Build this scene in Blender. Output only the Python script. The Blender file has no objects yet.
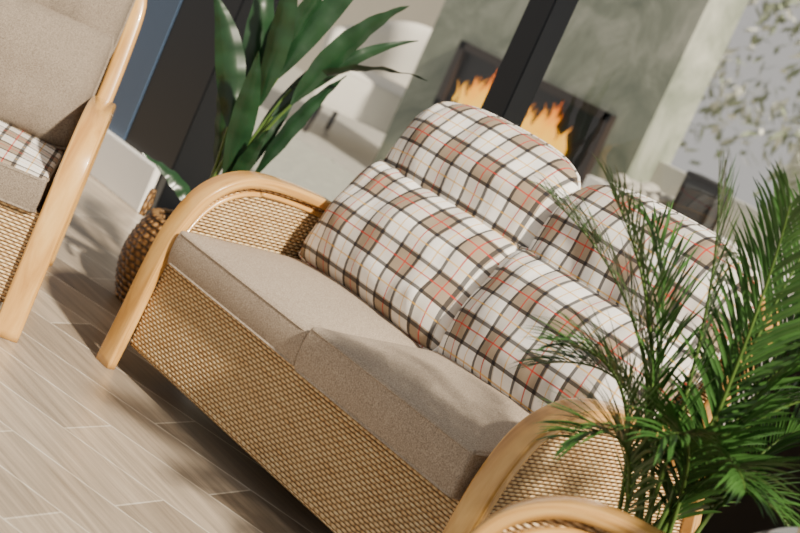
import bpy, bmesh, math, random
from mathutils import Vector, Matrix, noise
random.seed(4)
D=bpy.data
def link(o,parent=None):
    bpy.context.scene.collection.objects.link(o)
    if parent: o.parent=parent
    return o
def empty(name,loc=(0,0,0),rz=0):
    e=D.objects.new(name,None);e.location=loc;e.rotation_euler=(0,0,rz);e.empty_display_size=.1
    return link(e)
# ---------------------------------------------------------------- materials
class NT:
    def __init__(s,name):
        s.m=D.materials.new(name);s.m.use_nodes=True;s.t=s.m.node_tree;s.n=s.t.nodes
        s.b=s.n['Principled BSDF']
    def node(s,t,**k):
        n=s.n.new(t)
        for a,b in k.items(): setattr(n,a,b)
        return n
    def l(s,a,b): s.t.links.new(a,b)
    def math(s,op,a,b=None,c=None):
        n=s.node('ShaderNodeMath',operation=op)
        for i,x in enumerate((a,b,c)):
            if x is None: continue
            if isinstance(x,(int,float)): n.inputs[i].default_value=x
            else: s.l(x,n.inputs[i])
        return n.outputs[0]
    def ramp(s,fac,stops,interp='LINEAR'):
        n=s.node('ShaderNodeValToRGB');r=n.color_ramp;r.interpolation=interp
        while len(r.elements)<len(stops): r.elements.new(.5)
        for e,(p,c) in zip(r.elements,stops): e.position=p;e.color=(*c,1)
        s.l(fac,n.inputs[0]);return n.outputs[0]
    def mix(s,fac,a,b,mode='MIX'):
        n=s.node('ShaderNodeMix',data_type='RGBA',blend_type=mode)
        for i,x in ((0,fac),(6,a),(7,b)):
            if isinstance(x,(int,float)): n.inputs[i].default_value=x
            elif isinstance(x,tuple): n.inputs[i].default_value=(*x,1)
            else: s.l(x,n.inputs[i])
        return n.outputs[2]
    def coord(s,kind,scale=(1,1,1),rot=(0,0,0)):
        c=s.node('ShaderNodeTexCoord');m=s.node('ShaderNodeMapping')
        m.inputs['Scale'].default_value=scale;m.inputs['Rotation'].default_value=rot
        s.l(c.outputs[kind],m.inputs[0]);return m.outputs[0]
    def noise(s,vec,scale,detail=4,rough=.5,dist=0):
        n=s.node('ShaderNodeTexNoise');n.inputs['Scale'].default_value=scale;n.inputs['Detail'].default_value=detail
        n.inputs['Roughness'].default_value=rough;n.inputs['Distortion'].default_value=dist
        s.l(vec,n.inputs['Vector']);return n.outputs[0]
    def bump(s,h,strength,dist):
        n=s.node('ShaderNodeBump');n.inputs['Strength'].default_value=strength;n.inputs['Distance'].default_value=dist
        s.l(h,n.inputs['Height']);s.l(n.outputs[0],s.b.inputs['Normal'])
    def col(s,c):
        if isinstance(c,tuple): s.b.inputs['Base Color'].default_value=(*c,1)
        else: s.l(c,s.b.inputs['Base Color'])
    def rough(s,r): s.b.inputs['Roughness'].default_value=r
def srgb(r,g,b):
    f=lambda c:((c/255)/12.92 if c/255<=.04045 else ((c/255+.055)/1.055)**2.4)
    return (f(r),f(g),f(b))
def simple(name,c,r=.6,var=.12,scale=8,metal=0):
    m=NT(name);n=m.noise(m.coord('Object'),scale)
    m.col(m.mix(n,tuple(x*(1-var) for x in c),tuple(min(1,x*(1+var)) for x in c)));m.rough(r)
    m.b.inputs['Metallic'].default_value=metal
    return m.m
# wood
m=NT('honey_cane_wood')
v=m.coord('UV',(2.5,45,1));n=m.noise(v,1.6,6,.6,.6)
c=m.ramp(n,[(.25,srgb(170,118,58)),(.5,srgb(212,162,90)),(.75,srgb(236,194,122))])
m.col(c);m.rough(.26);m.b.inputs['Coat Weight'].default_value=.5;m.bump(n,.15,.002);WOOD=m.m
# wicker
def wicker(name,dark,mid,light,pu=.023,pv=.009):
    m=NT(name);tc=m.node('ShaderNodeTexCoord');sp=m.node('ShaderNodeSeparateXYZ');m.l(tc.outputs['UV'],sp.inputs[0])
    U,V=sp.outputs[0],sp.outputs[1]
    rv=m.math('DIVIDE',V,pv);row=m.math('FLOOR',rv);fr=m.math('FRACT',rv)
    half=m.math('MULTIPLY',m.math('MODULO',m.math('ABSOLUTE',row),2.0),.5)
    ph=m.math('ADD',m.math('DIVIDE',U,pu),half)
    over=m.math('ADD',m.math('MULTIPLY',m.math('COSINE',m.math('MULTIPLY',ph,6.2832)),.5),.5)
    prof=m.math('SINE',m.math('MULTIPLY',fr,3.1416))
    h=m.math('MULTIPLY',m.math('ADD',m.math('MULTIPLY',over,.8),.2),prof)
    nz=m.noise(m.coord('UV',(8,90,1)),1.5,3)
    c=m.ramp(h,[(0.05,dark),(.24,mid),(.75,light)])
    c=m.mix(.9,c,m.ramp(nz,[(.3,(.24,.22,.19)),(.7,(.8,.79,.77))]),'SOFT_LIGHT')
    m.col(c);m.rough(.45);m.bump(h,1,.006);return m.m
WICK=wicker('woven_rattan',srgb(72,50,28),srgb(194,156,108),srgb(244,216,168))
BASK=wicker('seagrass_weave',srgb(30,20,12),srgb(96,68,38),srgb(150,114,70),.03,.02)
# taupe
def taupe(name,k):
    m=NT(name);v=m.coord('Object');n=m.noise(v,300,3,.75);n2=m.noise(v,6,3)
    c=m.ramp(n,[(.3,srgb(120*k,106*k,92*k)),(.5,srgb(170*k,154*k,136*k)),(.7,srgb(204*k,188*k,168*k))])
    m.col(m.mix(.2,c,m.mix(n2,(.2,.2,.2),(.8,.8,.8)),'SOFT_LIGHT'));m.rough(.95)
    m.bump(n,.4,.002);return m.m
TAUPE=taupe('taupe_fabric',.98);TAUPE_SHADE=taupe('taupe_fabric_shaded',.78)  # second one is the same fabric with shade put into its colour
# plaid
m=NT('plaid_fabric');tc=m.node('ShaderNodeTexCoord');sp=m.node('ShaderNodeSeparateXYZ');m.l(tc.outputs['UV'],sp.inputs[0])
tau=srgb(156,139,118);wh=(.98,.96,.92);gr=srgb(14,15,26);red=srgb(190,40,26);yel=srgb(224,172,60);K=(0,0,0);W1=(1,1,1)
def pr(o,off):
    f=m.math('FRACT',m.math('ADD',m.math('DIVIDE',o,.142),off))
    base=m.ramp(f,[(0,tau),(.48,wh),(.92,tau)],'CONSTANT')
    lc=m.ramp(f,[(0,red),(.30,gr),(.50,yel),(.85,gr)],'CONSTANT')
    la=m.ramp(f,[(0,K),(.20,W1),(.23,K),(.39,W1),(.455,K),(.68,(.85,.85,.85)),(.71,K),(.925,W1),(.985,K)],'CONSTANT')
    return base,lc,la
b1,l1,a1=pr(sp.outputs[0],10.1);b2,l2,a2=pr(sp.outputs[1],10.35)
c=m.mix(.15,m.mix(.5,b1,b2),m.mix(1.0,b1,b2,'LIGHTEN'))
c=m.mix(m.math('MULTIPLY',a1,.80),c,l1);c=m.mix(m.math('MULTIPLY',a2,.80),c,l2)
n=m.noise(m.coord('UV',(1,1,1)),500,2);m.col(m.mix(.25,c,m.mix(n,(.3,.3,.3),(.75,.75,.75)),'SOFT_LIGHT'))
m.rough(.9);m.bump(n,.15,.001);PLAID=m.m
# floor
m=NT('wood_plank_tile');v=m.coord('Object',(1,1,1),(0,0,math.radians(-17)))
b=m.node('ShaderNodeTexBrick');b.offset=.37;b.inputs['Scale'].default_value=1;b.inputs['Mortar Size'].default_value=.003
b.inputs['Brick Width'].default_value=.9;b.inputs['Row Height'].default_value=.17;b.inputs['Mortar Smooth'].default_value=.1
b.inputs['Color1'].default_value=(*srgb(132,117,100),1);b.inputs['Color2'].default_value=(*srgb(182,167,148),1);b.inputs['Mortar'].default_value=(*srgb(206,196,180),1)
m.l(v,b.inputs[0]);v2=m.coord('Object',(1.0,24,1),(0,0,math.radians(-17)));n=m.noise(v2,2.0,7,.65,.3)
c=m.mix(.65,b.outputs[0],m.ramp(n,[(.25,(.17,.165,.16)),(.5,(.47,.47,.47)),(.75,(.78,.775,.77))]),'OVERLAY')
m.col(c);m.rough(.3);m.bump(b.outputs['Fac'],-.4,.002);FLOOR=m.m
m=NT('grey_marble');v=m.coord('Object');n=m.noise(v,1.6,8,.68,1.4)
m.col(m.ramp(n,[(.3,srgb(96,106,92)),(.48,srgb(136,143,127)),(.7,srgb(186,188,174))]));m.rough(.4);MARB=m.m
NAVY=simple('blue_grey_paint',srgb(72,92,118),.4,.06);BLACKN=simple('dark_navy_frame',srgb(6,9,15),.35,.1)
WHITE=simple('white_trim_paint',srgb(240,238,234),.5,.03);CREAM=simple('cream_plaster',srgb(200,192,176),.8,.05,3)
PALE=simple('pale_plaster',srgb(176,175,166),.75,.10,2.2);LFLOOR=simple('pale_floor_tile',srgb(172,170,162),.35,.06,3)
HAZE=simple('haze_tone',srgb(184,186,174),.9,.18,1.5)  # pale tone stands in for haze on the glass
PEB=simple('pebble_stone',srgb(180,176,166),.6,.25,6);BLK=simple('black_metal',srgb(16,14,14),.4,.1);BRN=simple('bronze_surround',srgb(46,35,27),.4,.15)
BOUC=simple('cream_boucle',srgb(226,222,212),.9,.05,40);RUGM=simple('shag_wool',srgb(158,160,150),.95,.2,30)
DAPPLE=simple('light_dapple_leaf',srgb(240,240,222),.7,.2,3);GLEAF=simple('reflection_leaf',srgb(150,160,132),.7,.2,3)  # cream leaves paint bright dapples, green ones the reflected foliage
def leafmat(name,a,bb,r=.35):
    m=NT(name);n=m.noise(m.coord('Object',(6,6,6)),2,3);m.col(m.mix(n,a,bb));m.rough(r)
    return m.m
STRE=leafmat('dark_leaf',srgb(10,30,17),srgb(38,72,42),.3);STEM=leafmat('leaf_stalk',srgb(60,88,36),srgb(96,122,56),.4)
PALM=leafmat('palm_leaf',srgb(18,52,24),srgb(80,122,56),.32)
SOIL=simple('potting_soil',srgb(50,36,26),.95,.3,40);TERR=simple('charcoal_pot',srgb(44,46,48),.5,.1)
m=NT('flame');tc=m.coord('Object');sp=m.node('ShaderNodeSeparateXYZ');m.l(tc,sp.inputs[0])
nz=m.noise(m.coord('Object',(9,9,5)),1.5,3)
c=m.ramp(m.math('ADD',m.math('MULTIPLY',sp.outputs[2],2.2),m.math('MULTIPLY',nz,.5)),[(.25,(1,.62,.06)),(.7,(1,.40,.01)),(1,(.9,.15,.0))])
m.l(c,m.b.inputs['Emission Color']);m.b.inputs['Emission Strength'].default_value=2.0;m.col((.05,.01,0));FLAME=m.m
m=NT('clear_glass');tr=m.node('ShaderNodeBsdfTransparent');gl=m.node('ShaderNodeBsdfGlossy');gl.inputs['Roughness'].default_value=.02
mx=m.node('ShaderNodeMixShader');mx.inputs[0].default_value=.07
m.l(tr.outputs[0],mx.inputs[1]);m.l(gl.outputs[0],mx.inputs[2]);m.l(mx.outputs[0],m.n['Material Output'].inputs[0]);GLASS=m.m
# ---------------------------------------------------------------- mesh helpers
def meshobj(name,bm,mats,parent=None,smooth=True,loc=None,rot=None):
    me=D.meshes.new(name);bm.normal_update();bm.to_mesh(me);bm.free()
    for mt in (mats if isinstance(mats,(list,tuple)) else [mats]): me.materials.append(mt)
    if smooth:
        for p in me.polygons:p.use_smooth=True
    o=D.objects.new(name,me)
    if loc:o.location=loc
    if rot:o.rotation_euler=rot
    return link(o,parent)
def box(name,a,b,mat,parent=None,bev=.004):
    bm=bmesh.new();bmesh.ops.create_cube(bm,size=1)
    a,b=Vector(a),Vector(b);c=(a+b)/2;s=b-a
    for v in bm.verts:v.co=Vector((v.co.x*s.x,v.co.y*s.y,v.co.z*s.z))
    if bev>0:bmesh.ops.bevel(bm,geom=bm.edges[:],offset=bev,segments=2,affect='EDGES')
    return meshobj(name,bm,mat,parent,False,loc=c)
def spline(pts,n=8):
    P=[Vector(p) for p in pts];P=[2*P[0]-P[1]]+P+[2*P[-1]-P[-2]];out=[]
    for i in range(1,len(P)-2):
        for k in range(n):
            t=k/n;a,b,c,d=P[i-1:i+3]
            out.append(.5*((2*b)+(c-a)*t+(2*a-5*b+4*c-d)*t*t+(-a+3*b-3*c+d)*t**3))
    out.append(P[-2]);return out
def sweep(name,path,w,th,mat,parent=None,side=(1,0,0),round_=.4):
    bm=bmesh.new();uvl=bm.loops.layers.uv.new('UVMap');side=Vector(side).normalized()
    r=min(w,th)*round_;prof=[]
    for cx,cy,a0 in ((w/2-r,th/2-r,0),(-w/2+r,th/2-r,90),(-w/2+r,-th/2+r,180),(w/2-r,-th/2+r,270)):
        for k in range(4):
            a=math.radians(a0+k*30);prof.append((cx+r*math.cos(a),cy+r*math.sin(a)))
    rings=[];L=0;Ls=[]
    for i,p in enumerate(path):
        t=(path[min(i+1,len(path)-1)]-path[max(i-1,0)]).normalized();nn=side.cross(t).normalized();sd=t.cross(nn).normalized()
        if i:L+=(p-path[i-1]).length
        Ls.append(L);rings.append([bm.verts.new(p+sd*x+nn*y) for x,y in prof])
    n=len(prof)
    for i in range(len(rings)-1):
        for k in range(n):
            f=bm.faces.new((rings[i][k],rings[i][(k+1)%n],rings[i+1][(k+1)%n],rings[i+1][k]))
            for lp,(uu,vv) in zip(f.loops,((Ls[i],k),(Ls[i],k+1),(Ls[i+1],k+1),(Ls[i+1],k))):lp[uvl].uv=(uu,vv*(w+th)*2/n)
    bm.faces.new(rings[0][::-1]);bm.faces.new(rings[-1])
    bmesh.ops.recalc_face_normals(bm,faces=bm.faces[:])
    return meshobj(name,bm,mat,parent)
def tube(name,pts,r,mat,parent=None,cyc=False):
    return sweep(name,pts+( [pts[0]] if cyc else []),r*2,r*2,mat,parent,(0.01,0.02,1) if cyc else (1,0,0.01),.5)
def pillow(name,w,h,t,loc,rx,parent,mat,arch=0,seed=0,ry=0,rz=0):
    bm=bmesh.new();uvl=bm.loops.layers.uv.new('UVMap');N,M=44,28
    def shape(u,v):
        x=u*w/2*(1-(.5*arch*max(v,0)**4));y=v*h/2-(arch*h*.45*abs(u)**3.2 if v>0 else 0)*max(v,0)
        x*=1-.035*abs(v)**6;y*=1-.05*abs(u)**8
        return x,y
    ly={}
    for sgn in (1,-1):
        g=[]
        for i in range(N+1):
            row=[]
            for j in range(M+1):
                u=-math.cos(math.pi*i/N)*.35+(2*i/N-1)*.65;v=-math.cos(math.pi*j/M)*.35+(2*j/M-1)*.65
                edge=i in(0,N) or j in(0,M)
                x,y=shape(u,v)
                f=max(0,(1-abs(u)**3))**.5*max(0,(1-abs(v)**2.4))**.55
                nz=noise.noise(Vector((x*7+seed,y*9,seed*1.7)))*.18+noise.noise(Vector((x*26+seed,y*8,3)))*.2*(abs(v)**2+abs(u)**2)
                z=sgn*t/2*f*(1+nz)
                if edge:
                    if sgn==1: vt=bm.verts.new((x,y,0));ly[(i,j)]=vt
                    else: vt=ly[(i,j)]
                else: vt=bm.verts.new((x,y,z))
                row.append((vt,(x+seed*.037,y+seed*.021)))
            g.append(row)
        for i in range(N):
            for j in range(M):
                q=[g[i][j],g[i+1][j],g[i+1][j+1],g[i][j+1]]
                if sgn<0:q=q[::-1]
                f=bm.faces.new([a for a,_ in q])
                for lp,(_,uv) in zip(f.loops,q):lp[uvl].uv=uv
    o=meshobj(name,bm,mat,parent,True,loc,(rx,ry,rz))
    pts=[Vector((*shape(-1+2*k/30,-1),0)) for k in range(30)]+[Vector((*shape(1,-1+2*k/16),0)) for k in range(16)]+[Vector((*shape(1-2*k/30,1),0)) for k in range(30)]+[Vector((*shape(-1,1-2*k/16),0)) for k in range(16)]
    p=tube(name+'_piping',pts,.0045,mat,parent,True);p.location=loc;p.rotation_euler=(rx,ry,rz)
    return o
def cushion(name,a,b,parent,mats,crown=.026,seed=0,topmat=0):
    bm=bmesh.new();uvl=bm.loops.layers.uv.new('UVMap');bmesh.ops.create_cube(bm,size=2);bmesh.ops.subdivide_edges(bm,edges=bm.edges[:],cuts=11,use_grid_fill=True)
    a,b=Vector(a),Vector(b);c=(a+b)/2;s=(b-a)/2
    for v in bm.verts:
        x,y,z=v.co;X,Y,Z=x*s.x,y*s.y,z*s.z
        cr=(1-abs(x)**2.5)*(1-abs(y)**2.5)
        if z>0:Z+=crown*cr*z+noise.noise(Vector((X*5+seed,Y*5,1)))*.005*z
        X*=1+.008*(1-z*z)*(abs(x)**6);Y*=1+.02*(1-z*z)*(abs(y)**6)
        v.co=(X,Y,Z)
    for f in bm.faces:
        if f.normal.z>.8 and topmat:f.material_index=topmat
        for lp in f.loops:lp[uvl].uv=(lp.vert.co.x,lp.vert.co.y)
    o=meshobj(name,bm,mats,parent,True,c)
    bv=o.modifiers.new('b','BEVEL');bv.width=.026;bv.segments=5;bv.limit_method='ANGLE';bv.angle_limit=math.radians(50)
    for zz,nm in((s.z-.006,'top'),(-s.z+.006,'bottom')):
        r=.022;pts=[]
        for cx,cy,a0 in((1,1,0),(-1,1,90),(-1,-1,180),(1,-1,270)):
            for k in range(5):
                an=math.radians(a0+k*22.5);pts.append(Vector((cx*(s.x-r)+r*math.cos(an),cy*(s.y-r)+r*math.sin(an),zz)))
        p=tube(name+'_piping_'+nm,pts,.004,mats[0],parent,True);p.location=c
    return o
def vpanel(name,fn_top,y0,y1,zb,x,mat,parent,n=40):
    bm=bmesh.new();uvl=bm.loops.layers.uv.new('UVMap');prev=None
    for i in range(n+1):
        y=y0+(y1-y0)*i/n;zt=fn_top(y);cur=[bm.verts.new((x,y,zb)),bm.verts.new((x,y,zt))]
        if prev:
            f=bm.faces.new((prev[0],cur[0],cur[1],prev[1]))
            for lp in f.loops:lp[uvl].uv=(lp.vert.co.y,lp.vert.co.z)
        prev=cur
    o=meshobj(name,bm,mat,parent,False);s=o.modifiers.new('s','SOLIDIFY');s.thickness=.014;s.offset=0;return o
def quadpanel(name,c,mat,parent,th=.014,arch=0):
    bm=bmesh.new();uvl=bm.loops.layers.uv.new('UVMap');c=[Vector(k) for k in c];n=24;g=[]
    W=(c[1]-c[0]).length;H=(c[3]-c[0]).length
    for i in range(n+1):
        u=i/n;up=(c[3]-c[0]).normalized()*arch*(1-(2*u-1)**2)
        g.append([(bm.verts.new((c[0].lerp(c[1],u)).lerp(c[3].lerp(c[2],u)+up,j/4)),(u*W,j/4*H)) for j in range(5)])
    for i in range(n):
        for j in range(4):
            q=[g[i][j],g[i+1][j],g[i+1][j+1],g[i][j+1]];f=bm.faces.new([a for a,_ in q])
            for lp,(_,uv) in zip(f.loops,q):lp[uvl].uv=uv
    o=meshobj(name,bm,mat,parent,False);s=o.modifiers.new('s','SOLIDIFY');s.thickness=th;s.offset=0;return o
# ---------------------------------------------------------------- cane seating
ARM=[(-.05,0),(-.038,.15),(-.028,.30),(-.012,.41),(.03,.515),(.105,.578),(.20,.602),(.35,.598),(.50,.575),(.64,.51),(.73,.36),(.775,.18),(.80,0)]
def cane_seat(name,W,loc,rz,nc,back_mat,pill_mat,seatmats,topmat=0,seed=0):
    E=empty(name,loc,rz);hx=W/2+.042
    for sx,nm in((-1,'left'),(1,'right')):
        x=sx*hx
        path=spline([(x,y,z) for y,z in ARM],7)
        sweep('arm_bentwood_'+nm,path,.072,.03,WOOD,E,round_=.3)
        zs=[(p.y,p.z) for p in path]
        def top(y):
            best=0
            for (y0,z0),(y1,z1) in zip(zs,zs[1:]):
                if min(y0,y1)<=y<=max(y0,y1):
                    t=(y-y0)/(y1-y0) if y1!=y0 else 0;best=max(best,z0+(z1-z0)*t)
            return max(best-.016,.1)
        vpanel('arm_woven_'+nm,top,-.012,.745,.09,x-sx*.006,WICK,E)
        inner=[Vector((x-sx*.012,y+(.02 if y<.2 else -.02 if y>.6 else 0),z-.034)) for y,z in zs if z>.16]
        tube('arm_rim_'+nm,inner,.008,WOOD,E)
        bp=spline([(x-sx*.005,.56,.50),(x-sx*.008,.64,.70),(x-sx*.02,.705,.86),(x-sx*.06,.735,.915)],6)
        sweep('back_post_'+nm,bp,.05,.032,WOOD,E)
    tr=spline([(-hx+.06,.735,.912),(-hx*.5,.74,.945),(0,.742,.93),(hx*.5,.74,.945),(hx-.06,.735,.912)],8)
    sweep('back_rail',tr,.03,.032,WOOD,E,side=(0,1,0))
    quadpanel('back_woven',[(-hx+.01,.60,.2),(hx-.01,.60,.2),(hx-.03,.735,.90),(-hx+.03,.735,.90)],WICK,E)
    quadpanel('apron_front',[(-W/2-.012,-.012,.085),(W/2+.012,-.012,.085),(W/2+.012,-.004,.332),(-W/2-.012,-.004,.332)],WICK,E,.02)
    quadpanel('apron_back',[(-W/2,.62,.085),(W/2,.62,.085),(W/2,.62,.4),(-W/2,.62,.4)],WICK,E)
    sweep('apron_rail',[Vector((-W/2-.01,-.012,.083)),Vector((W/2+.01,-.012,.083))],.022,.014,WICK,E,side=(0,1,0))
    box('seat_deck',(-W/2,.02,.27),(W/2,.60,.322),BLK,E)
    cw=W/nc
    for i in range(nc):
        x0=-W/2+i*cw;xc=x0+cw/2
        cushion('seat_cushion_%d'%(i+1),(x0+.008,-.03-.014*i,.328),(x0+cw-.008,.56,.426+.020*i),E,seatmats,seed=seed+i*3,topmat=topmat)
        pillow('lumbar_cushion_%d'%(i+1),cw*1.02,.37,.235,(xc,.46,.60),math.radians(67+i*2),E,pill_mat,arch=.0,seed=seed+i*2+1)
        pillow('head_cushion_%d'%(i+1),cw*1.03,.36,.23,(xc,.605,.845),math.radians(72),E,back_mat,arch=.2,seed=seed+i*2+5)
    return E
cane_seat('rattan_sofa',1.26,(0,0,0),0,2,PLAID,PLAID,[TAUPE,PLAID])
def chairloc(foot,rz,Wc,side):
    fx,fy=side*(Wc/2+.042),-.05
    return (foot[0]-(fx*math.cos(rz)-fy*math.sin(rz)),foot[1]-(fx*math.sin(rz)+fy*math.cos(rz)),0)
th=math.radians(56)
cane_seat('rattan_armchair',.58,chairloc((-.74,-.33),th,.58,1),th,1,TAUPE_SHADE,TAUPE_SHADE,[TAUPE_SHADE,PLAID],1,seed=11)
th2=math.radians(-56)
cane_seat('rattan_armchair.001',.58,chairloc((1.0,-.47),th2,.58,-1),th2,1,PLAID,PLAID,[TAUPE,PLAID],0,seed=21)
# ---------------------------------------------------------------- room
def plane(name,pts,mat,parent=None):
    bm=bmesh.new();bm.faces.new([bm.verts.new(p) for p in pts]);return meshobj(name,bm,mat,parent,False)
plane('floor',[(-6,-6,0),(6,-6,0),(6,1.2,0),(-6,1.2,0)],FLOOR)
box('floor_lounge',(-9,1.2,-.05),(4,8,0),LFLOOR,bev=0)
box('wall_left',(-6,1.05,0),(-2.62,1.25,2.7),NAVY,bev=0)
box('wall_right',(.44,1.12,0),(1.1,1.25,2.7),BLACKN,bev=0)
box('baseboard_left',(-6,1.02,0),(-2.30,1.05,.19),WHITE)
win=empty('window_1')
box('frame_post_1',(-2.62,1.055,0),(-2.25,1.25,2.7),BLACKN,win)
box('frame_post_2',(-.97,1.15,0),(-.86,1.25,2.7),BLACKN,win)
box('frame_sill',(-2.25,1.17,0),(.44,1.23,.06),BLACKN,win)
plane('glass_pane_1',[(-2.25,1.2,.06),(-.97,1.2,.06),(-.97,1.2,2.7),(-2.25,1.2,2.7)],GLASS,win)
plane('glass_pane_2',[(-.86,1.2,.06),(.44,1.2,.06),(.44,1.2,2.7),(-.86,1.2,2.7)],GLASS,win)
box('wall_back',(-9,6.4,0),(-4.6,6.5,3),CREAM,bev=0)
box('wall_chimney',(-4.66,4.2,0),(-2.79,4.5,3),MARB,bev=0)
box('wall_alcove',(-2.79,4.4,0),(4,4.5,.86),PALE,bev=0)
box('hearth_ledge',(-2.785,3.9,0),(1.5,4.395,.66),WHITE)
box('haze_backdrop',(-4.5,8.0,0),(4,8.1,3.6),HAZE,bev=0)  # added backdrop wall, gives the hazy look of the glass
# added tree over the low wall, stands in for reflections in the glass
tree=empty('reflection_tree',(0,0,0))
rt=random.Random(5)
for nm,mt,cnt in(('light_dapples',DAPPLE,800),('leaves',GLEAF,900)):  # pale set imitates light dapples reflected in the glass
    bm=bmesh.new()
    cl=[(rt.uniform(-5.2,-3.0),rt.uniform(1.0,2.5)) for _ in range(18)]
    for i in range(cnt):
        cx,cz=rt.choice(cl)
        p=Vector((rt.gauss(cx,.22),rt.uniform(6.9,7.7),rt.gauss(cz,.17)));a=Vector((rt.uniform(-1,1),rt.uniform(-1,1),rt.uniform(-1,1))).normalized();b_=a.cross(Vector((.3,.2,.9))).normalized();s=rt.uniform(.03,.06)
        bm.faces.new([bm.verts.new(p+a*s*1.7),bm.verts.new(p+b_*s*.6),bm.verts.new(p-a*s*1.7),bm.verts.new(p-b_*s*.6)])
    meshobj(nm,bm,mt,tree)
tube('trunk',spline([(-3.0,7.3,0),(-3.05,7.3,1.0),(-3.3,7.3,1.7),(-3.6,7.2,2.4)],6),.04,TERR,tree)
# pebbles
bm=bmesh.new()
for i in range(70):
    r=random.uniform(.02,.04);x=random.uniform(-2.7,-2.34);y=random.uniform(3.98,4.3)
    M=Matrix.Translation((x,y,.662+r*.7+random.uniform(0,.03)))@Matrix.Rotation(random.random()*6,4,'Z')@Matrix.Diagonal((r*1.3,r,r*.7,1))
    bmesh.ops.create_icosphere(bm,subdivisions=2,radius=1,matrix=M)
meshobj('pebble_pile',bm,PEB)
lan=empty('candle_lantern',(-2.2,4.1,.662),.3)
box('base',(-.1,-.1,0),(.1,.1,.02),BLK,lan);box('top',(-.1,-.1,.22),(.1,.1,.25),BLK,lan)
for i,(sx,sy) in enumerate(((-1,-1),(1,-1),(1,1),(-1,1))):box('corner_%d'%i,(sx*.09-.008,sy*.09-.008,.02),(sx*.09+.008,sy*.09+.008,.22),BLK,lan)
box('panel',(-.085,-.085,.02),(.085,.085,.22),TERR,lan)
# fireplace
fp=empty('wall_fireplace',(-3.68,4.2,.56))
fw,fh=.66,.42
for nm,a,b in(('frame_top',(-fw,-.05,fh-.05),(fw,.0,fh)),('frame_bottom',(-fw,-.05,0),(fw,.0,.05)),('frame_left',(-fw,-.05,0),(-fw+.06,.0,fh)),('frame_right',(fw-.06,-.05,0),(fw,.0,fh))):box(nm,a,b,BRN,fp)
box('firebox_back',(-fw+.05,-.012,.04),(fw-.05,-.002,fh-.04),BLK,fp,0)
box('log_tray',(-.5,-.045,.05),(.5,-.012,.075),BLK,fp)
bm=bmesh.new()
for i in range(110):
    x=random.choice((-.30,.17))+random.gauss(0,.11);h=random.uniform(.12,.32)*(1-min(.6,abs(abs(x)-.24)*2.2));w=random.uniform(.014,.034);ph=random.random()*6
    prev=None
    for k in range(9):
        t=k/8;ww=w*(math.sin(math.pi*min(1,t*.75+.25))**1.1)*(1-t)**.35 if k<8 else .0005;cx=x+.03*t*math.sin(t*5+ph)
        cur=[bm.verts.new((cx+ww*math.cos(a),-.03+ww*.3*math.sin(a),.075+h*t)) for a in [j*math.pi/3 for j in range(6)]]
        if prev:
            for j in range(6):bm.faces.new((prev[j],prev[(j+1)%6],cur[(j+1)%6],cur[j]))
        prev=cur
meshobj('flames',bm,FLAME,fp)
# lounge armchair (cream tub chair)
lc=empty('tub_chair',(-5.3,4.6,0),math.radians(38));lc.scale=(1.1,1.1,1.1)
bm=bmesh.new();n=26;rings=[]
for i in range(n+1):
    a=math.radians(-35+250*i/n);hgt=.62+.20*math.sin(max(0,min(math.pi,(a+.3)*.9)))**2
    ro,ri=.42,.30;c_,s_=math.cos(a),math.sin(a)
    prof=[(ro-.06,.16),(ro,.3),(ro+.03,hgt-.06),(ro,hgt),(ro-.06,hgt+.025),(ri,hgt-.02),(ri-.01,.3),(ri,.16)]
    rings.append([bm.verts.new((r*c_,r*s_,z)) for r,z in prof])
for i in range(n):
    for k in range(8):bm.faces.new((rings[i][k],rings[i+1][k],rings[i+1][(k+1)%8],rings[i][(k+1)%8]))
bm.faces.new(rings[0]);bm.faces.new(rings[-1][::-1]);bmesh.ops.recalc_face_normals(bm,faces=bm.faces[:])
o=meshobj('shell',bm,BOUC,lc);o.modifiers.new('s','SUBSURF').levels=1;o.modifiers['s'].render_levels=2
cushion('seat',(-.3,-.42,.2),(.3,.26,.44),lc,[BOUC])
for i,(x,y) in enumerate(((-.25,-.28),(.25,-.28),(.25,.25),(-.25,.25))):
    tube('leg_%d'%i,[Vector((x*1.1,y*1.1,0)),Vector((x,y,.2))],.016,BLK,lc)
# shag rug
bm=bmesh.new();g=[]
for i in range(61):
    g.append([bm.verts.new((-5.4+2.3*i/60,2.5+1.2*j/40,.03+.02*noise.noise(Vector((i*.9,j*.9,0))))) for j in range(41)])
for i in range(60):
    for j in range(40):bm.faces.new((g[i][j],g[i+1][j],g[i+1][j+1],g[i][j+1]))
meshobj('shag_rug',bm,RUGM).modifiers.new('s','SOLIDIFY').thickness=.03
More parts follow.
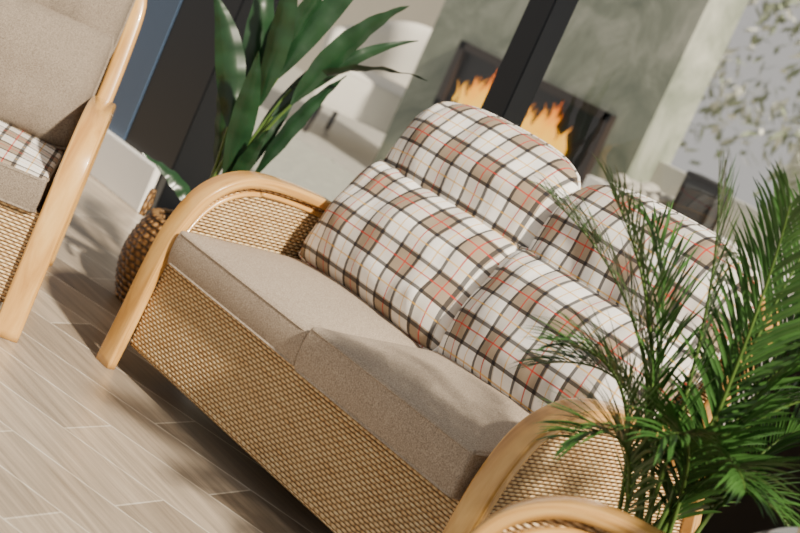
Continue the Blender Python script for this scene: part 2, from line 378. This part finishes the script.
# ---------------------------------------------------------------- plants
H=Vector((.647,.763,0));G=Vector((-.763,.647,0));Z=Vector((0,0,1))
def bez(a,b,c,n):return [a*(1-t)**2+b*2*t*(1-t)+c*t*t for t in [i/n for i in range(n+1)]]
def addtube(bm,pts,r0,r1,mi,k=6):
    prev=None
    for i,p in enumerate(pts):
        t=(pts[min(i+1,len(pts)-1)]-pts[max(i-1,0)]).normalized();s=t.cross(Vector((.3,.9,.1))).normalized();u=t.cross(s)
        r=r0+(r1-r0)*i/(len(pts)-1);cur=[bm.verts.new(p+(s*math.cos(a)+u*math.sin(a))*r) for a in [j*2*math.pi/k for j in range(k)]]
        if prev:
            for j in range(k):
                f=bm.faces.new((prev[j],prev[(j+1)%k],cur[(j+1)%k],cur[j]));f.material_index=mi
        prev=cur
def addleaf(bm,pts,w,side,mi,fold=.3):
    n=len(pts)-1;prev=None
    for i,p in enumerate(pts):
        t=i/n;tan=(pts[min(i+1,n)]-pts[max(i-1,0)]).normalized();s=(side-tan*side.dot(tan)).normalized();nn=tan.cross(s)
        ww=w*math.sin(math.pi*min(1,(t*.97+.015))**.72)**1.15+.001
        cur=[bm.verts.new(p+s*ww*q+nn*abs(q)*ww*fold+nn*.004*math.sin(i*1.9+q)) for q in(-1,-.5,0,.5,1)]
        if prev:
            for j in range(4):
                f=bm.faces.new((prev[j],prev[j+1],cur[j+1],cur[j]));f.material_index=mi
        prev=cur
pl=empty('potted_strelitzia',(-1.2,.46,0))
bm=bmesh.new()
def L(s,d,z):return H*s+G*d+Z*z
leaves=[((-.03,.0,.62),(-.24,.05,.98),.046,0),((-.01,.05,.66),(-.13,.1,1.14),.045,.4),((.03,-.02,.72),(-.04,-.05,1.17),.038,-.3),((.12,0,.76),(.33,.05,1.18),.038,.4),((.10,.05,.80),(.47,-.02,1.00),.024,.9),
((.03,-.05,.46),(-.03,-.1,.88),.038,.2),((-.02,0,.33),(-.24,-.02,.44),.026,.6),((.10,.08,.50),(.24,.12,.90),.026,-.4),((.06,.1,.46),(.13,.2,.88),.030,.1),((-.01,.06,.45),(-.15,.12,.78),.03,-.5),((.05,-.04,.38),(.09,-.12,.68),.026,.3),((.05,0,.82),(.22,.06,1.30),.036,.0),((.08,.03,.7),(.40,.12,1.09),.024,.2),((.03,.02,.76),(.09,.0,1.24),.034,.6)]
for b,t,w,tw in leaves:
    B0=L(*b);T=L(*t);root=L(random.uniform(-.04,.04),random.uniform(-.04,.04),.22)
    addtube(bm,bez(root,Vector((root.x*.6+B0.x*.3,root.y*.6+B0.y*.3,B0.z*.75)),B0,8),.008,.0045,1)
    out=H*(t[0]-b[0])*-.12
    mid=(B0+T)/2+out+Z*.07*(T-B0).length/.4;side=H*math.cos(tw)+G*math.sin(tw)+Z*.35*math.sin(tw*3+1)
    addleaf(bm,bez(B0,mid,T,16),w,side,0)
meshobj('foliage',bm,[STRE,STEM],pl)
# coiled basket
bm=bmesh.new();uvl=bm.loops.layers.uv.new('UVMap');prof=[];N=64
for i in range(70):
    z=.005+.285*i/69;t=z/.29;R=.125+.055*math.sin(math.pi*(t*.8+.12))**1;R+=.006*abs(math.sin(z*math.pi/.021))
    prof.append((R,z))
prof+=[(prof[-1][0]-.018,.29),(prof[-1][0]-.022,.2)]
prof=[(.001,.004)]+prof
prev=None
for k,(R,z) in enumerate(prof):
    cur=[bm.verts.new(((R+.003*math.sin(j*2.4))*math.cos(2*math.pi*j/N),(R+.003*math.sin(j*2.4))*math.sin(2*math.pi*j/N),z)) for j in range(N)]
    if prev:
        for j in range(N):
            f=bm.faces.new((prev[j],prev[(j+1)%N],cur[(j+1)%N],cur[j]))
            for lp,(a,b_) in zip(f.loops,((j,k-1),(j+1,k-1),(j+1,k),(j,k))):lp[uvl].uv=(a*.0165,prof[b_][1])
    prev=cur
meshobj('seagrass_basket',bm,BASK,pl)
bm=bmesh.new();bmesh.ops.create_circle(bm,cap_ends=True,radius=.12,segments=32,matrix=Matrix.Translation((0,0,.23)));meshobj('soil',bm,SOIL,pl)
for sg,nm in((1,'a'),(-1,'b')):
    tube('handle_'+nm,[Vector((sg*.165*.65+.06*math.cos(a)*.76,sg*.165*.76-.06*math.cos(a)*.65,.27+.07*math.sin(a))) for a in [math.pi*i/10 for i in range(11)]],.010,BASK,pl)
# areca palm
pa=empty('areca_palm',(1.07,.0,0))
bm=bmesh.new()
fr=[(-.36,-.05,1.09,.05),(-.43,.05,1.02,.10),(-.18,.0,1.18,.05),(-.07,-.1,1.20,.05),(.04,.05,1.20,.06),(.13,0,1.0,.12),(-.33,-.08,.80,.16),(-.24,-.12,.66,.16),(.24,.05,.80,.18),(.2,-.1,.66,.15),(-.31,.1,.72,.2),(-.23,.12,1.04,.08),(.16,.12,1.12,.08),(.28,-.02,.93,.14),(.05,-.22,.72,.15),(-.12,-.2,.74,.15)]
for s,d,z,ar in fr:
    T=L(s,d,z);root=L(random.uniform(-.05,.05),random.uniform(-.05,.05),.36)
    ctrl=root*.45+T*.55;ctrl.z=root.z+(T.z-root.z)*.62+ar*1.5;ctrl.x=root.x+(T.x-root.x)*.28;ctrl.y=root.y+(T.y-root.y)*.28
    pts=bez(root,ctrl,T,26);addtube(bm,pts,.006,.0015,1,5);Ltot=(T-root).length
    for i in range(7,27):
        for sub in((0,.5) if i<26 else (0,)):
            p=pts[i].lerp(pts[min(i+1,26)],sub);t=(i+sub)/26;tan=(pts[min(i+1,26)]-pts[i-1]).normalized()
            sd=tan.cross(Z);sd=sd.normalized() if sd.length>.15 else H
            nn=sd.cross(tan).normalized()
            for sg in(-1,1):
                ln=.23*math.sin(math.pi*min(1,(t-.2)/.85*.86+.12))**.6*(.75+.25*random.random())*(.6+.5*Ltot)
                fa=math.radians(random.uniform(40,56)*(1-.35*t));dr=(tan*math.cos(fa)+sd*sg*math.sin(fa)+nn*random.uniform(.05,.3)).normalized()
                e=p+dr*ln-Z*ln*random.uniform(.05,.25);m1=p+dr*ln*.5+Z*.01
                lp=bez(p,m1,e,5);sw=dr.cross(nn).normalized();prev=None
                for q,pp in enumerate(lp):
                    ww=.0040*math.sin(math.pi*min(1,(q/5*.85+.12)))**.8 if q<5 else .0003
                    cur=[bm.verts.new(pp-sw*ww),bm.verts.new(pp-nn*ww*.4),bm.verts.new(pp+sw*ww)]
                    if prev:
                        bm.faces.new((prev[0],prev[1],cur[1],cur[0]));bm.faces.new((prev[1],prev[2],cur[2],cur[1]))
                    prev=cur
meshobj('fronds',bm,[PALM,STEM],pa)
bm=bmesh.new();prev=None
for R,z in((.001,0),(.11,0),(.125,.02),(.15,.30),(.158,.32),(.158,.345),(.142,.345),(.138,.31),(.001,.31)):
    cur=[bm.verts.new((R*math.cos(2*math.pi*j/48),R*math.sin(2*math.pi*j/48),z)) for j in range(48)]
    if prev:
        for j in range(48):bm.faces.new((prev[j],prev[(j+1)%48],cur[(j+1)%48],cur[j]))
    prev=cur
meshobj('pot',bm,TERR,pa)
# ---------------------------------------------------------------- light
w=D.worlds.new('World');bpy.context.scene.world=w;w.use_nodes=True
w.node_tree.nodes['Background'].inputs[0].default_value=(1,.96,.91,1);w.node_tree.nodes['Background'].inputs[1].default_value=.55
sn=D.lights.new('sun','SUN');sn.energy=9.0;sn.angle=math.radians(3);sn.color=(1,.89,.72);so=D.objects.new('sun_light',sn)
so.rotation_euler=Vector((1,-.12,.85)).to_track_quat('Z','Y').to_euler();so.location=(3,1,4);link(so)
# ---------------------------------------------------------------- camera
r=Vector((0.5911,0.6971,0.4058)).normalized();f=Vector((-0.6975,0.6944,-0.177)).normalized();u=r.cross(f).normalized();r=f.cross(u).normalized()
M=Matrix(((r.x,u.x,-f.x,2.7451),(r.y,u.y,-f.y,-2.5817),(r.z,u.z,-f.z,1.3319),(0,0,0,1)))
cd=D.cameras.new('cam');cd.lens=36*1623.34/800;cd.sensor_width=36;cam=D.objects.new('camera',cd);link(cam);cam.matrix_world=M
cd.dof.use_dof=True;cd.dof.focus_distance=3.75;cd.dof.aperture_fstop=4;cd.clip_end=100
bpy.context.scene.camera=cam
